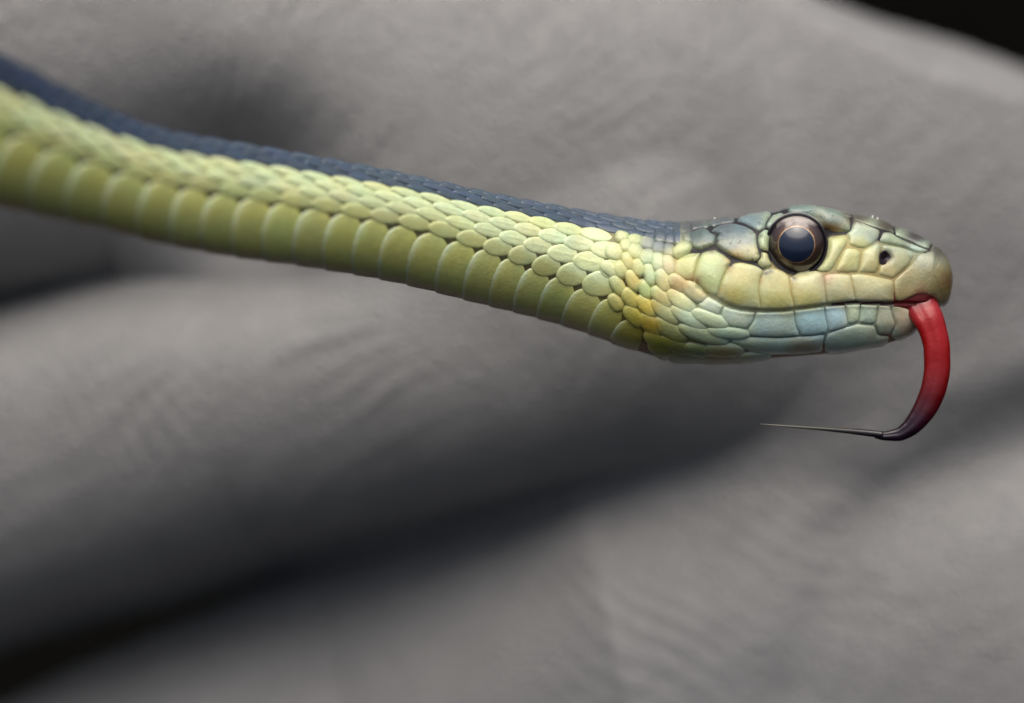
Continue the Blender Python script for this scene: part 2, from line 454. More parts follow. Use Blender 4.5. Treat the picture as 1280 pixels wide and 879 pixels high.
def build_tile(uv, N=36, gap=0.5, sig=1.6, edge=1.4, height=2.2, dome=0.8, tilt=0.0, dark=None, pale_edge=0.0,
               jitter=0.0, keep_open=True, spots=None, rise=0.0, keel=0.0, mat_head=False, shift=(0, 0)):
    """one plate: rows of rings from its rim to its middle, laid on the body surface. returns verts, faces, colours"""
    uv = np.asarray(uv, float)
    Q = np.stack([uv[:, 0], uv[:, 1] * VS], -1)
    lim = math.radians(85) * VS
    openv = (np.abs(Q[:, 1]) > lim) & (np.abs(Q[:, 1]) < math.radians(95) * VS) if keep_open else np.zeros(len(Q), bool)
    n = len(Q)
    closed_segs = []
    for i in range(n):
        j = (i + 1) % n
        if openv[i] and openv[j] and Q[i, 1] * Q[j, 1] > 0: continue
        if keep_open and Q[i, 0] > U_END - 3 and Q[j, 0] > U_END - 3: continue
        closed_segs.append((Q[i], Q[j]))
    has_open = len(closed_segs) < n
    R = smooth_poly(Q, N, sig)
    if has_open:
        # push the smoothed rim back out to the midline where it was open
        for s_ in (1, -1):
            msk = (R[:, 1] * s_ > lim - 2)
            R[msk, 1] = s_ * math.pi / 2 * VS
    cen = R.mean(0) + np.array(shift)
    smin = min((np.linalg.norm(R - cen, axis=1)).min(), 60)
    ringd = [0, 0.35, 0.8, 1.5, 2.6, 4.2]
    fr = [0.16, 0.36, 0.58, 0.8]
    rings = []
    L = np.linalg.norm(R - cen, axis=1, keepdims=True)
    lastd = 0
    for d in ringd:
        if d < smin * 0.5:
            lastd = d
            rings.append(R + (cen - R) * np.minimum((gap + d) / np.maximum(L, 1e-6), 0.9))
    for f in fr:
        if True:
            f0 = np.minimum((gap + lastd) / np.maximum(L, 1e-6), 0.9)
            cand = R + (cen - R) * (f0 + (1 - f0) * f)
            rings.append(cand)
    if has_open:
        for k in range(len(rings)):
            for s_ in (1, -1):
                msk = (R[:, 1] * s_ >= math.pi / 2 * VS - 1e-6)
                if k == 0: rings[k][msk] = R[msk]
    rad = [np.linalg.norm(q - cen, axis=1) / np.maximum(L[:, 0], 1e-6) for q in rings] + [np.zeros(1)]
    rad = np.clip(np.concatenate(rad), 0, 1)
    pts = np.vstack(rings + [cen[None]])
    A = np.array([s[0] for s in closed_segs]); B = np.array([s[1] for s in closed_segs])
    # distance to the closed rim (smoothed)
    if has_open:
        dist = np.full(len(pts), 1e9)
        for a, b in zip(A, B):
            dd = b - a; l2 = max((dd * dd).sum(), 1e-9)
            t = np.clip(((pts - a) @ dd) / l2, 0, 1)
            dist = np.minimum(dist, np.linalg.norm(pts - a - t[:, None] * dd, axis=1))
        dist = np.maximum(dist - gap, 0)
        dist[0:N] = np.where(dist[0:N] < 3.0, 0, dist[0:N])
    else:
        dist = np.full(len(pts), 1e9)
        for k in range(N):
            a, b = R[k], R[(k + 1) % N]
            dd = b - a; l2 = max((dd * dd).sum(), 1e-9)
            t = np.clip(((pts - a) @ dd) / l2, 0, 1)
            dist = np.minimum(dist, np.linalg.norm(pts - a - t[:, None] * dd, axis=1))
        dist = np.maximum(dist - gap, 0)
        dist[0:N] = 0
    umin, umax = R[:, 0].min(), R[:, 0].max()
    back = (umax - pts[:, 0]) / max(umax - umin, 1)      # 1 at the tail-side edge
    lift = -1.2 + (height + 1.2) * (1 - np.exp(-dist / edge)) + dome * (1 - rad ** 2.2) + tilt * (back - 0.45) * (1 - np.exp(-dist / 0.4)) + rise
    if keel:
        vm = (R[:, 1].max() + R[:, 1].min()) / 2
        lift = lift + keel * np.exp(-((pts[:, 1] - vm) / 1.6) ** 2)
    U = np.minimum(pts[:, 0], U_END - 0.2); V = pts[:, 1] / VS
    S = surface(U, V, lift)
    dk = None if dark is None else np.full(len(U), float(dark))
    sx_, sy_ = seen(S)
    col = pigment(U, V, sx_, sy_, dk)
    jit = 1 + rng.normal(0, jitter, 3) * np.array([0.5, 0.35, 0.8]) + rng.normal(0, jitter)
    col = col * np.clip(jit, 0.6, 1.4)
    if pale_edge:
        e = np.exp(-(dist / 3.0) ** 2) * np.clip((back - 0.6) / 0.2, 0, 1) * pale_edge
        col = col * (1 - e[:, None]) + lin((190, 205, 180)) * e[:, None]
    e2 = np.exp(-dist / 0.6) * ((0.09 if mat_head else 0.32) if pale_edge < 0.5 else 0.0)
    col = col * (1 - e2[:, None] * np.array([0.85, 0.95, 1.0]))
    if spots is not None:
        for (sx, sy, sr, sc, sa) in spots:
            q = np.exp(-(((sx_ - sx) ** 2 + (sy_ - sy) ** 2) / sr ** 2)) * sa
            col = col * (1 - q[:, None]) + lin(sc) * q[:, None]
    faces = []
    K = len(rings)
    for k in range(K - 1):
        for i in range(N):
            i2 = (i + 1) % N
            faces.append((k * N + i, k * N + i2, (k + 1) * N + i2, (k + 1) * N + i))
    c0 = K * N
    for i in range(N):
        faces.append(((K - 1) * N + i, (K - 1) * N + (i + 1) % N, c0))
    W = to_world(S)
    # far twin: mirror through the midline plane (depth about the axis)
    Sm = S.copy(); Sm[:, 2] = 2 * f_y0(U) - Sm[:, 2]
    Wm = to_world(Sm)
    return W, faces, col, Wm, has_open

far_v, far_f, far_c = [], [], []
far_n = 0
def add_far(Wm, faces, col):
    global far_n
    far_v.append(Wm); far_c.append(col)
    far_f.extend([tuple(i + far_n for i in reversed(f)) for f in faces])
    far_n += len(Wm)

def orient(W, faces, uvc_normal_out):
    return faces

def plate(name, pts, mat, far=True, label=None, **kw):
    uv = px_to_uv(pts)
    # snap points lying on the silhouette to the midline
    P_ = np.asarray(pts, float)
    uu = u_of_x(P_[:, 0])
    dt = np.minimum(np.abs(P_[:, 1] - f_top(uu)), 99); db = np.minimum(np.abs(P_[:, 1] - f_bot(uu)), 99)
    if kw.pop('snap', True):
        uv[:, 1] = np.where((dt < 1.3) | (P_[:, 1] < f_top(uu)), math.pi / 2, uv[:, 1])
        uv[:, 1] = np.where((db < 1.3) | (P_[:, 1] > f_bot(uu)), -math.pi / 2, uv[:, 1])
    W, F, C_, Wm, op = build_tile(uv, mat_head=(mat == M_HEAD), **kw)
    if op:
        n = len(W)
        V_ = np.vstack([W, Wm]); F2 = list(F) + [tuple(i + n for i in reversed(f)) for f in F]
        o = mesh_obj(name, V_, F2, mat, snake, np.vstack([C_, C_]))
    else:
        o = mesh_obj(name, W, F, mat, snake, C_)
        if far: add_far(Wm, F, C_)
    if label: o['label'] = label
    return o

# --- upper lip
lipkw = dict(N=56, gap=-0.1, sig=0.9, edge=1.1, height=1.5, dome=1.5)
UL = [
 [(1063,344),(1070,342),(1080,343),(1100,347),(1116,350.5),(1117.5,364),(1117.5,377),(1085,377),(1070,376),(1066,360)],
 [(1030,345),(1036,342.5),(1050,342),(1062.5,343.5),(1065.5,360),(1069.5,376),(1055,378),(1034,380.5),(1031,361)],
 [(987,346),(993,345),(1002,339.5),(1012,336.5),(1020,338),(1029,343),(1030.5,360),(1033.5,380.5),(1014,383),(994,386),(989,367)],
 [(954.5,338),(962,335),(971,335.5),(980,338.5),(986.5,344),(988,366),(993.5,386),(975,387.5),(952,387.5),(948.5,366),(950,350)],
 [(911,333),(918,328.5),(926,327),(940,330),(948,333.5),(955,339),(949.5,350),(948,366),(951.5,387),(925,384.5),(910,379.5),(897,370.5),(903,350)],
 [(876.5,315.5),(885,312),(893,310.5),(905,317.5),(914,326),(911,333),(902.5,350),(896.5,370),(889,369),(880,362.5),(868.5,354),(868,345),(872,329)],
 [(842,336),(844,327),(850,320.5),(858,317),(866,315),(876,315),(871.5,329),(867.5,345),(868,353),(858,351),(848,347.5),(843,343)],
]
sp = {6: [(868,350,7,(118,60,30),0.8)], 5: [(871,351,6,(124,66,32),0.75),(890,314,4,(80,70,76),0.5),(909,332,2.6,(70,56,56),0.5)],
      4: [(914,332,3.4,(50,42,52),0.9),(912,338,4,(150,108,76),0.5),(902,362,7,(176,148,92),0.5)], 3: [(957,341,3.6,(56,46,60),0.85),(963,338.5,3.6,(62,58,84),0.75),(951,350,4,(164,126,84),0.5)],
      2: [(993,349,3.2,(56,60,90),0.85),(989,345,2.5,(56,56,80),0.7),(989,358,4,(176,146,112),0.5)], 1: [(1034,346,4,(190,140,104),0.5)], 0: []}
for i, p in enumerate(UL):
    plate('upper_lip_scale', p, M_HEAD, spots=sp[i], jitter=0.015, **lipkw)
# --- rostral
plate('snout_scale', [(1117.5,351),(1126,343),(1137,333),(1143.5,325),(1147.5,318),(1162,314.5),(1172,313),(1175,314.5),(1183,324.5),(1188,336),(1189.8,350.5),
       (1188,364),(1183,377),(1176,385.5),(1172,380),(1166,371),(1157,367),(1146,368),(1136,372.5),(1126,377),(1119,376.5),(1118,364)],
      M_HEAD, N=72, shift=(-14, 4), gap=-0.1, sig=1.0, edge=1.2, height=1.5, dome=1.2, spots=[(1150,366,9,(120,50,44),0.7),(1187,352,9,(96,70,44),0.6)])
# --- lower lip
LL = [
 [(1099,382.5),(1107,382.5),(1114,383),(1116.5,394),(1120,407),(1113,419),(1099,419),(1095.5,407),(1098.5,394)],
 [(1077,381),(1090,381.5),(1098,382),(1097.5,393),(1094.5,405),(1086,406),(1075,404),(1077,392)],
 [(1058,382),(1067,381),(1076,381),(1076,392),(1074,402.5),(1066,406.5),(1061,405.5),(1059.5,393)],
 [(1032,384),(1045,382.5),(1057,382),(1059,393),(1061,405),(1058,410),(1045,414),(1036.5,416),(1033.5,398)],
 [(994,388.5),(1010,386.5),(1031,384),(1033,397),(1036,411),(1034,417.5),(1018,420),(1001.5,421),(996,408)],
 [(945,391),(960,391),(980,390),(993,388.5),(995.5,408),(1000.5,421),(975,423),(955,422.5),(936,421),(935,413),(943,402)],
 [(905,383),(915,386.5),(930,389.5),(944.5,391),(942.5,402),(934,412),(925,411.5),(910,408.5),(901.5,398.5),(902,391)],
 [(871.5,380),(879,374.5),(886,370.5),(896,376),(904.5,382.5),(901.5,390),(898,395),(886,392),(875,386.5)],
]
for i, p in enumerate(LL):
    plate('lower_lip_scale', p, M_HEAD, N=48, gap=-0.05, sig=0.9, edge=1.1, height=1.5, dome=1.4, jitter=0.02)
plate('chin_tip_scale', [(1115,384),(1124,384),(1133,386),(1142,390),(1150,400),(1151,406),(1146.5,413),(1138,420),(1126,425.5),(1114,421),(1120.5,407),(1117.5,394)],
      M_HEAD, N=48, gap=0.0, sig=1.0, height=1.4, dome=1.0)
plate('chin_shield', [(1035,419),(1046,414.5),(1060,410),(1072,406.5),(1086,407.5),(1094,408.5),(1098,420.5),(1112,422),(1110,430.5),(1085,435),(1060,439.5),(1042,442),(1031,440),(1031,428)],
      M_HEAD, N=56, gap=0.0, sig=1.3, height=1.5, dome=1.8)
plate('chin_shield', [(911,425.5),(935,423),(975,424.5),(1001,422.5),(1020,421.5),(1032,419.5),(1029,430),(1028,440),(1000,443),(960,443.5),(940,441),(925,436)],
      M_HEAD, N=56, gap=0.0, sig=1.3, height=1.5, dome=1.6)
# --- side of the snout
sk_ = dict(N=52, gap=0.0, sig=1.1, edge=1.4, height=1.8, dome=1.9)
plate('cheek_plate', [(1036,294),(1042,291.5),(1055,293.5),(1060,299),(1058.5,306),(1049,321),(1044,332),(1036,340.5),(1027,340),(1020.5,336),(1028,323),(1033.5,310),(1035.5,300)],
      M_HEAD, spots=[(1042,292,7,(110,84,48),0.6)], **sk_)
plate('cheek_plate', [(1059.5,310),(1070,311),(1076,316),(1075.5,326),(1072,340.5),(1060,341.5),(1046,341),(1044.5,337),(1050,325),(1055.5,313)], M_HEAD,
      spots=[(1052,338,8,(196,168,110),0.5)], **sk_)
plate('nose_plate', [(1078,314),(1088,308.5),(1097,303.5),(1101,309),(1101,318),(1099.5,326),(1098,335),(1094,342.5),(1083,341.5),(1073.5,340.5),(1076.5,325)],
      M_HEAD, spots=[(1107.5,321,9,(72,62,72),0.75)], **sk_)
plate('nose_plate', [(1103,306.5),(1115,307.5),(1130,310.5),(1141,315),(1143,319.5),(1136,331.5),(1126,341),(1116,349),(1105,346.5),(1097,343),(1099.5,334),(1101,326),(1103,316)],
      M_HEAD, spots=[(1107.5,321,10,(64,54,66),0.85)], **sk_)
plate('crown_plate', [(1064,275),(1071,278.5),(1085,285.5),(1099,291.5),(1097,300),(1090,306),(1080,311),(1070,309.5),(1061,306),(1061,298),(1058,292),(1063.5,288),(1065,281)],
      M_HEAD, **sk_)
plate('crown_plate', [(1099,301),(1102,293),(1110,292.5),(1120,296.5),(1134,302.5),(1150,309.5),(1161,312.5),(1157,315.5),(1146,316),(1130,309),(1115,306),(1103,304.5)],
      M_HEAD, N=52, gap=0.0, sig=0.9, edge=1.3, height=1.7, dome=1.2, spots=[(1128,298,6,(84,92,74),0.6)])
# --- brow
plate('brow_plate', [(984,266.5),(989,262.5),(1005,261.8),(1020,263.6),(1040,268.5),(1056,274),(1063,279),(1062.5,289),(1056,289.5),(1045,287.5),(1032,282.5),(1023,277),(1012,270.5),(1000,267.3),(990,268)],
      M_TOP, N=56, gap=0.4, sig=1.2, edge=1.2, height=3.0, dome=2.0, snap=False, rise=0.6, spots=[(1036,283,9,(80,60,34),0.5)])
# --- crown strips (meet on the midline)
plate('crown_plate', [(1012,260.6),(1030,262.5),(1050,266),(1066,269.2),(1066,274),(1050,270.5),(1035,266.5),(1020,262.6)], M_TOP, N=48, gap=0.25, sig=0.8, height=1.2, dome=0.6)
plate('crown_plate', [(1066,269.2),(1080,272),(1100,277.7),(1110,281),(1118,284),(1118,293),(1105,290),(1088,285),(1072,278),(1066,275)], M_TOP, N=48, gap=0.3, sig=1.0, height=1.3, dome=0.8)
plate('crown_plate', [(1118,284),(1130,288),(1150,297.5),(1165,306.5),(1172,312),(1162,311.5),(1150,307.5),(1134,300.5),(1119,294)], M_TOP, N=48, gap=0.3, sig=1.0, height=1.3, dome=0.8)
# --- behind the eye
tk_ = dict(N=56, gap=0.35, sig=0.9, edge=1.0, height=2.3, dome=1.6)
plate('temple_plate', [(888,289),(894,285),(902,281.5),(915,280),(930,283),(940,287.5),(946,292.5),(946,301),(947.5,311),(951,321),(946,327.5),(930,325.5),(918,322),(905,314.5),(895,307.5),(895,298),(899,292.5)],
      M_TOP, jitter=0.01, **tk_)
plate('temple_plate', [(861,303),(860.5,296),(866,289.5),(878,286),(886,288),(889,292),(896,294.5),(894,306),(886,308.5),(877,312),(870,311.5),(864,308)], M_TOP, **tk_)
plate('crown_plate', [(922,274),(935,270.6),(950,268),(965,265.7),(964,269),(958,277.5),(956,284.5),(948,289),(940,284.5),(930,279.5),(921,276.8)], M_TOP, N=48, gap=0.2, sig=0.8, height=2.0, dome=1.2)
plate('crown_plate', [(886,276),(900,275),(917,272.8),(919,277.5),(903,280),(892,283.5),(884,281.5)], M_TOP, N=40, gap=0.3, sig=0.7, height=2.0, dome=0.8)
plate('crown_plate', [(862,279.5),(875,277),(884,276.2),(888,282.5),(884,285.5),(872,286),(863,288)], M_TOP, N=40, gap=0.3, sig=0.7, height=2.0, dome=0.8)
plate('eye_rim_plate', [(957,283),(959,277.5),(965,270.5),(975,267.5),(980,268),(982,271),(977.5,278.5),(971,283.8),(962,285)], M_TOP, N=40, gap=0.2, sig=0.9, height=2.3, dome=1.6)
plate('eye_rim_plate', [(948,293),(955,287),(965,287),(966,291),(962,300),(961,312.5),(955,313),(950,310.5),(947,302)], M_HEAD, N=40, gap=0.2, sig=0.9, height=2.2, dome=1.6,
      spots=[(952,295,3,(60,70,60),0.7)])
plate('eye_rim_plate', [(951.5,315),(960,315),(962,322),(966,331),(960,335.5),(953,336),(948,331),(946.5,328),(951,322)], M_HEAD, N=40, gap=0.2, sig=0.9, height=2.2, dome=1.6)

# --- beads of the neck and throat: centre, half axes, lean of the long axis
NECK = [
 (850,286,8,6,-30,1),(848,299,7,8,0,1),(838,299,8,7.5,0,1),(826,297,9,7.5,0,1),(823,311,8.5,7.5,0,0),(809,305,10,8,10,0),
 (852,312,13,7.5,-35,0),(836,314,8,8.5,0,0),(794,301,10,7,0,0),(783,308,8.5,8,0,0),(768,315,11.5,10,20,0),(794.5,315,10.5,9.5,20,0),
 (785,327,11.5,7.5,70,0),(809,322,10,10.5,70,0),(776,338,10.5,9,60,0),(798,335,11,8.5,70,0),(822.5,328,12,8.5,85,0),(835.5,332,13,8.5,80,0),
 (811.5,344,14,7.5,80,0),(829,351,15,9,70,0),(847,354.5,14,9.5,40,0),(867,365,16.5,9.5,38,0),(791,351,14,7.5,65,0),(772,357,14,8,60,0),
 (806,362,13,7.5,68,0),(827,372,17,9,45,0),(851,376.5,20,10,38,0),(788,373,14.5,8.5,52,0),(808,383,16,8.5,50,0),(831,390,21,9,42,0),
 (861,397.5,25,9,31,0),(770,378,12,8,55,0),(793,395,16,9,45,0),(814,406,18,9.5,42,0),(838,412.5,23,9.5,34,0),
 (887,399,24,9,22,0),(879,418,31,8.5,18,0),(910,416,26,7,7,0),(846,431,22,8,24,0),(873,437,22,7,10,0),(905,437,24,7.5,3,0),
 (820,424,16,9,38,0),(862,445,24,6,4,0),(900,446.5,24,6,0,0),(940,446,22,5,-2,0),(826,436,16,7,24,0),(762,337,13,8,40,0),(778,296,9,7,0,1),(860,298,7,7,0,1),(857,288,8,6,0,1),
]
for (cx, cy, a, b, ang, dk) in sorted(NECK, key=lambda t: -t[0]):
    r = math.radians(ang); pts = []
    a *= 1.10; b *= 1.12
    for k in range(16):
        t = 2 * math.pi * k / 16
        ct, st = math.cos(t), math.sin(t)
        q = 2 / 2.5
        X_ = math.copysign(abs(ct) ** q, ct) * a * 1.04; Y_ = math.copysign(abs(st) ** q, st) * b * 1.04
        pts.append((cx + X_ * math.cos(r) - Y_ * math.sin(r), cy + X_ * math.sin(r) + Y_ * math.cos(r)))
    plate('neck_scale' if cy < 400 else 'throat_scale', pts, M_TOP if dk else M_BODY, N=30, gap=0.25, sig=1.4, edge=1.3, height=2.1, dome=1.8,
          tilt=1.6, rise=0.7, jitter=0.035, dark=None, pale_edge=0.12,
          spots=[(803,346,3.5,(30,30,26),0.9)] if abs(cx - 809) < 4 and 340 < cy < 365 else None)

def vb_of(u): return np.interp(u, [-200,0,150,300,560,600,640,680,715,780], [5,5,4,2,0,-3,-7,-13,-18,-22])
def vd_of(u): return np.interp(u, [-200,0,150,300,450,560,680,780,860], [37,37,39,42,45,47,47,43,36])
# --- belly scutes (wrap right round the underside)
EDGES = [-178,-134,-91,-49,-7,38,83,129,172,213,251,290,328,367,405,442,476,512,549,584,617,648,679,711,745,774,803,832]
EDY = [f_bot(np.array(float(x))) - 0.30 * (f_bot(np.array(float(x))) - f_top(np.array(float(x)))) for x in EDGES]
EU = px_to_uv([(x, y) for x, y in zip(EDGES, EDY)])[:, 0]
VT = np.radians(-14)
for i in range(len(EU) - 2):
    a, b = EU[i], EU[i + 1]
    Pd = b - a
    vt = math.radians(float(vb_of(a)) + 2) + rng.normal(0, 0.012)
    if a > 770: vt = math.radians(-30 - (a - 770) * 0.35)
    side = []
    for vd, off in ((0, 0.60), (-3, 0.36), (-8, 0.18), (-16, 0.05), (-28, -0.03), (-45, -0.05), (-60, -0.02), (-76, 0.02)):
        side.append((a + Pd * off, vt + math.radians(vd)))
    front = [(u + Pd * 1.30, v) for (u, v) in side[3:]]
    near = side
    bot_b = [(u, -math.pi - v) for (u, v) in reversed(side)]
    topf = [(a + Pd * 1.0, vt - math.radians(3)), (a + Pd * 1.22, vt - math.radians(9))]
    poly = near + bot_b + [(a + Pd * 1.22, -math.pi - vt + math.radians(9)), ] + [(u, -math.pi - v) for (u, v) in front] + [(u, v) for (u, v) in reversed(front)] + list(reversed(topf))
    W, F, C_, Wm, op = build_tile(poly, N=96, gap=0.3, sig=2.6, edge=1.4, height=1.0, dome=0.5, tilt=2.4, pale_edge=0.85, jitter=0.03, keep_open=False, dark=0.0)
    mesh_obj('belly_scale', W, F, M_BODY, snake, C_)

# --- rows of the flank and back
def row_v(u, deg):
    vb = vb_of(u); vd = vd_of(u)
    return np.where(deg < 44, vb + (deg + 16) / 60 * (vd - vb), vd + (deg - 44) / 46 * (90 - vd))
widths = [18, 15, 14, 13] + [11.0] * 4
vc = []; v0 = -16.0
for w in widths:
    vc.append((v0 + w / 2, w)); v0 += w
far_rows = []
EUx = list(EU) + [EU[-1] + 27, EU[-1] + 52]
for r, (vdeg, wdeg) in enumerate(vc):
    shift = 0.5 if r % 2 == 0 else 0.0
    is_dark = r >= 4
    for i in range(len(EUx) - 1):
        a = EUx[i] + (EUx[i + 1] - EUx[i]) * shift; Pd = (EUx[i + 1] - EUx[i])
        lim = 851 if is_dark else (758, 766, 760, 758)[r]
        cu = a + Pd * 0.5
        if cu > lim or cu < -215: continue
        squeeze = 1.0
        vlo, vhi = float(row_v(cu, vdeg - wdeg / 2)), float(row_v(cu, vdeg + wdeg / 2))
        vv = math.radians((vlo + vhi) / 2 + rng.normal(0, 0.5)); hw = math.radians(vhi - vlo) * (0.74 if r == 0 else 0.74 if r < 4 else 0.68)
        L0 = 0.68 if r > 0 else 0.63
        pts = []
        for (fu, fv) in ((-1, -0.08), (-0.9, 0.36), (-0.55, 0.8), (0.0, 1.0), (0.5, 0.76), (0.95, 0.25), (0.95, -0.25), (0.5, -0.76), (-0.1, -1.0), (-0.62, -0.86), (-0.92, -0.5)):
            lean = math.radians(-24 if 0 < r < 4 else (-14 if r == 0 else -20))
            qx, qy = fu * Pd * L0, fv * hw * VS
            pts.append((cu + qx * math.cos(lean) - qy * math.sin(lean) * 0.9, vv + (qx * math.sin(lean) * 0.45 + qy * math.cos(lean)) / VS))
        dkv = 1.0 if is_dark else 0.0
        mat = M_DARK if is_dark else M_BODY
        kw = dict(N=26, gap=0.2, sig=1.5, edge=1.0, height=0.9, dome=0.5, tilt=2.8, jitter=0.045, dark=dkv, keep_open=False, keel=0.45 if r > 0 else 0.0,
                  pale_edge=0.15 if not is_dark else 0.0)
        W, F, C_, Wm, op = build_tile(pts, **kw)
        mesh_obj('back_scale' if is_dark else 'flank_scale', W, F, mat, snake, C_)
        if rng.random() < 2: add_far(Wm, F, C_)
# vertebral row
for i in range(len(EUx) - 1):
    Pd = EUx[i + 1] - EUx[i]; cu = EUx[i] + Pd
    if cu > 870 or cu < -215: continue
    pts = [(cu + fu * Pd * 0.66, math.pi / 2 + fv * math.radians(6.4)) for (fu, fv) in ((-1, 0), (-0.5, 0.85), (0, 1), (0.5, 0.75), (0.95, 0), (0.5, -0.75), (0, -1), (-0.5, -0.85))]
    W, F, C_, Wm, op = build_tile(pts, N=22, gap=0.2, sig=1.2, height=1.5, dome=1.2, tilt=3.0, jitter=0.05, dark=1.0, keep_open=False, keel=0.9)
    mesh_obj('back_scale', W, F, M_DARK, snake, C_)
fo = mesh_obj('scale_covering', np.vstack(far_v), far_f, M_BODY, snake, np.vstack(far_c))
tag(fo, kind='stuff')

# ------------------------------------------------------------------ eye
def surf_at(px_, py_, lift=0.0):
    uv = px_to_uv([(px_, py_)])
    return surface(uv[:, 0], uv[:, 1], lift, with_relief=False)[0]
ep = surf_at(*EYE)
ER = 40.0                                   # eyeball radius
protrude = 20.0
ball_c = np.array([ep[0], ep[1], ep[2] + ER - protrude + 2])
# nose axis of the eye: mostly towards the viewer side, a little forward and up
ax = Vector((-0.11, -1.0, -0.035)).normalized()
Mrot = ax.to_track_quat('Z', 'Y').to_matrix()
def cap(name, radius, t0, t1, mat, parent, nseg=72, nring=28, flat=1.0):
    V_, F_ = [], []
    for i in range(nring + 1):
        t = t0 + (t1 - t0) * i / nring
        for j in range(nseg):
            a = 2 * math.pi * j / nseg
            p = Vector((math.sin(t) * math.cos(a) * radius, math.sin(t) * math.sin(a) * radius, math.cos(t) * radius * flat))
            p = Mrot @ p
            V_.append((p.x / 100, p.y / 100, p.z / 100))
    for i in range(nring):
        for j in range(nseg):
            j2 = (j + 1) % nseg
            F_.append((i * nseg + j, i * nseg + j2, (i + 1) * nseg + j2, (i + 1) * nseg + j))
    o = mesh_obj(name, V_, F_, mat, parent)
    return o

mI, nt, N, L, p = node_mat('iris')
tc = N.new('ShaderNodeTexCoord')
vm = N.new('ShaderNodeVectorMath'); vm.operation = 'DOT_PRODUCT'; vm.inputs[1].default_value = tuple(ax)
nrmz = N.new('ShaderNodeVectorMath'); nrmz.operation = 'NORMALIZE'
L.new(tc.outputs['Object'], nrmz.inputs[0]); L.new(nrmz.outputs[0], vm.inputs[0])
ac = N.new('ShaderNodeMath'); ac.operation = 'ARCCOSINE'; L.new(vm.outputs['Value'], ac.inputs[0])
nz = N.new('ShaderNodeTexNoise'); nz.inputs['Scale'].default_value = 9; nz.inputs['Detail'].default_value = 6
L.new(tc.outputs['Object'], nz.inputs['Vector'])
ad = N.new('ShaderNodeMath'); ad.operation = 'MULTIPLY_ADD'; ad.inputs[1].default_value = 0.10; L.new(nz.outputs['Fac'], ad.inputs[0]); L.new(ac.outputs[0], ad.inputs[2])
rp = N.new('ShaderNodeValToRGB'); cr = rp.color_ramp
mrg = N.new('ShaderNodeMapRange'); mrg.inputs[1].default_value = 0.0; mrg.inputs[2].default_value = 1.25; L.new(ad.outputs[0], mrg.inputs[0]); L.new(mrg.outputs[0], rp.inputs[0])
cr.elements[0].position = 0.0; cr.elements[0].color = (0.004, 0.004, 0.006, 1)
cr.elements[1].position = 0.475; cr.elements[1].color = (0.008, 0.006, 0.006, 1)
for pos, c_ in ((0.490, (224,204,164)), (0.503, (176,136,90)), (0.530, (70,44,30)), (0.68, (46,27,23)), (0.80, (30,18,19)), (0.95, (14,10,14))):
    e = cr.elements.new(pos); e.color = (*lin(c_), 1)
L.new(rp.outputs[0], p.inputs['Base Color'])
p.inputs['Roughness'].default_value = 0.5
p.inputs['Coat Weight'].default_value = 1.0; p.inputs['Coat Roughness'].default_value = 0.04; p.inputs['Coat IOR'].default_value = 1.6
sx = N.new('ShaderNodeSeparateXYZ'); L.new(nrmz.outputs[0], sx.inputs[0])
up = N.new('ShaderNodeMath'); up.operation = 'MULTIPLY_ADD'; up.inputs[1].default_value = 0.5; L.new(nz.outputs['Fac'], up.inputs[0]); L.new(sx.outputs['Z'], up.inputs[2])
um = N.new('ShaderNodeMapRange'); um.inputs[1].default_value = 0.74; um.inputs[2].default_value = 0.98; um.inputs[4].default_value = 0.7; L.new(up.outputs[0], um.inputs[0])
sky_refl = N.new('ShaderNodeMix'); sky_refl.data_type = 'RGBA'; sky_refl.inputs['B'].default_value = (*lin((196, 188, 180)), 1)  # sky reflection on the upper eye, put into the iris colour
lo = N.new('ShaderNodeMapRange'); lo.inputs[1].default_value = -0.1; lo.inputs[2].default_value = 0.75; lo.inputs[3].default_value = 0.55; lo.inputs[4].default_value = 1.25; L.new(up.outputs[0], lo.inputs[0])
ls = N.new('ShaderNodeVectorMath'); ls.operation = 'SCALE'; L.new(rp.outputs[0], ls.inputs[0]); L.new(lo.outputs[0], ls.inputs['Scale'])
L.new(um.outputs[0], sky_refl.inputs['Factor']); L.new(ls.outputs[0], sky_refl.inputs['A']); L.new(sky_refl.outputs['Result'], p.inputs['Base Color'])

mP, nt, N, L, p = node_mat('pupil')
p.inputs['Base Color'].default_value = (0.008, 0.016, 0.04, 1); p.inputs['Roughness'].default_value = 0.3
p.inputs['Coat Weight'].default_value = 1.0; p.inputs['Coat Roughness'].default_value = 0.12; p.inputs['Coat IOR'].default_value = 1.45
mR, nt, N, L, p = node_mat('eye_rim')
p.inputs['Base Color'].default_value = (0.012, 0.011, 0.018, 1); p.inputs['Roughness'].default_value = 0.35

eye_loc = to_local(*ball_c)
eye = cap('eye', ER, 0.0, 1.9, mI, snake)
eye.location = tuple(float(v) for v in eye_loc)
eye['label'] = 'round glossy brown eye with golden ring round a black pupil'
pup = cap('pupil', ER + 0.25, 0.0, math.asin(21.4 / ER), mP, eye, nring=14)
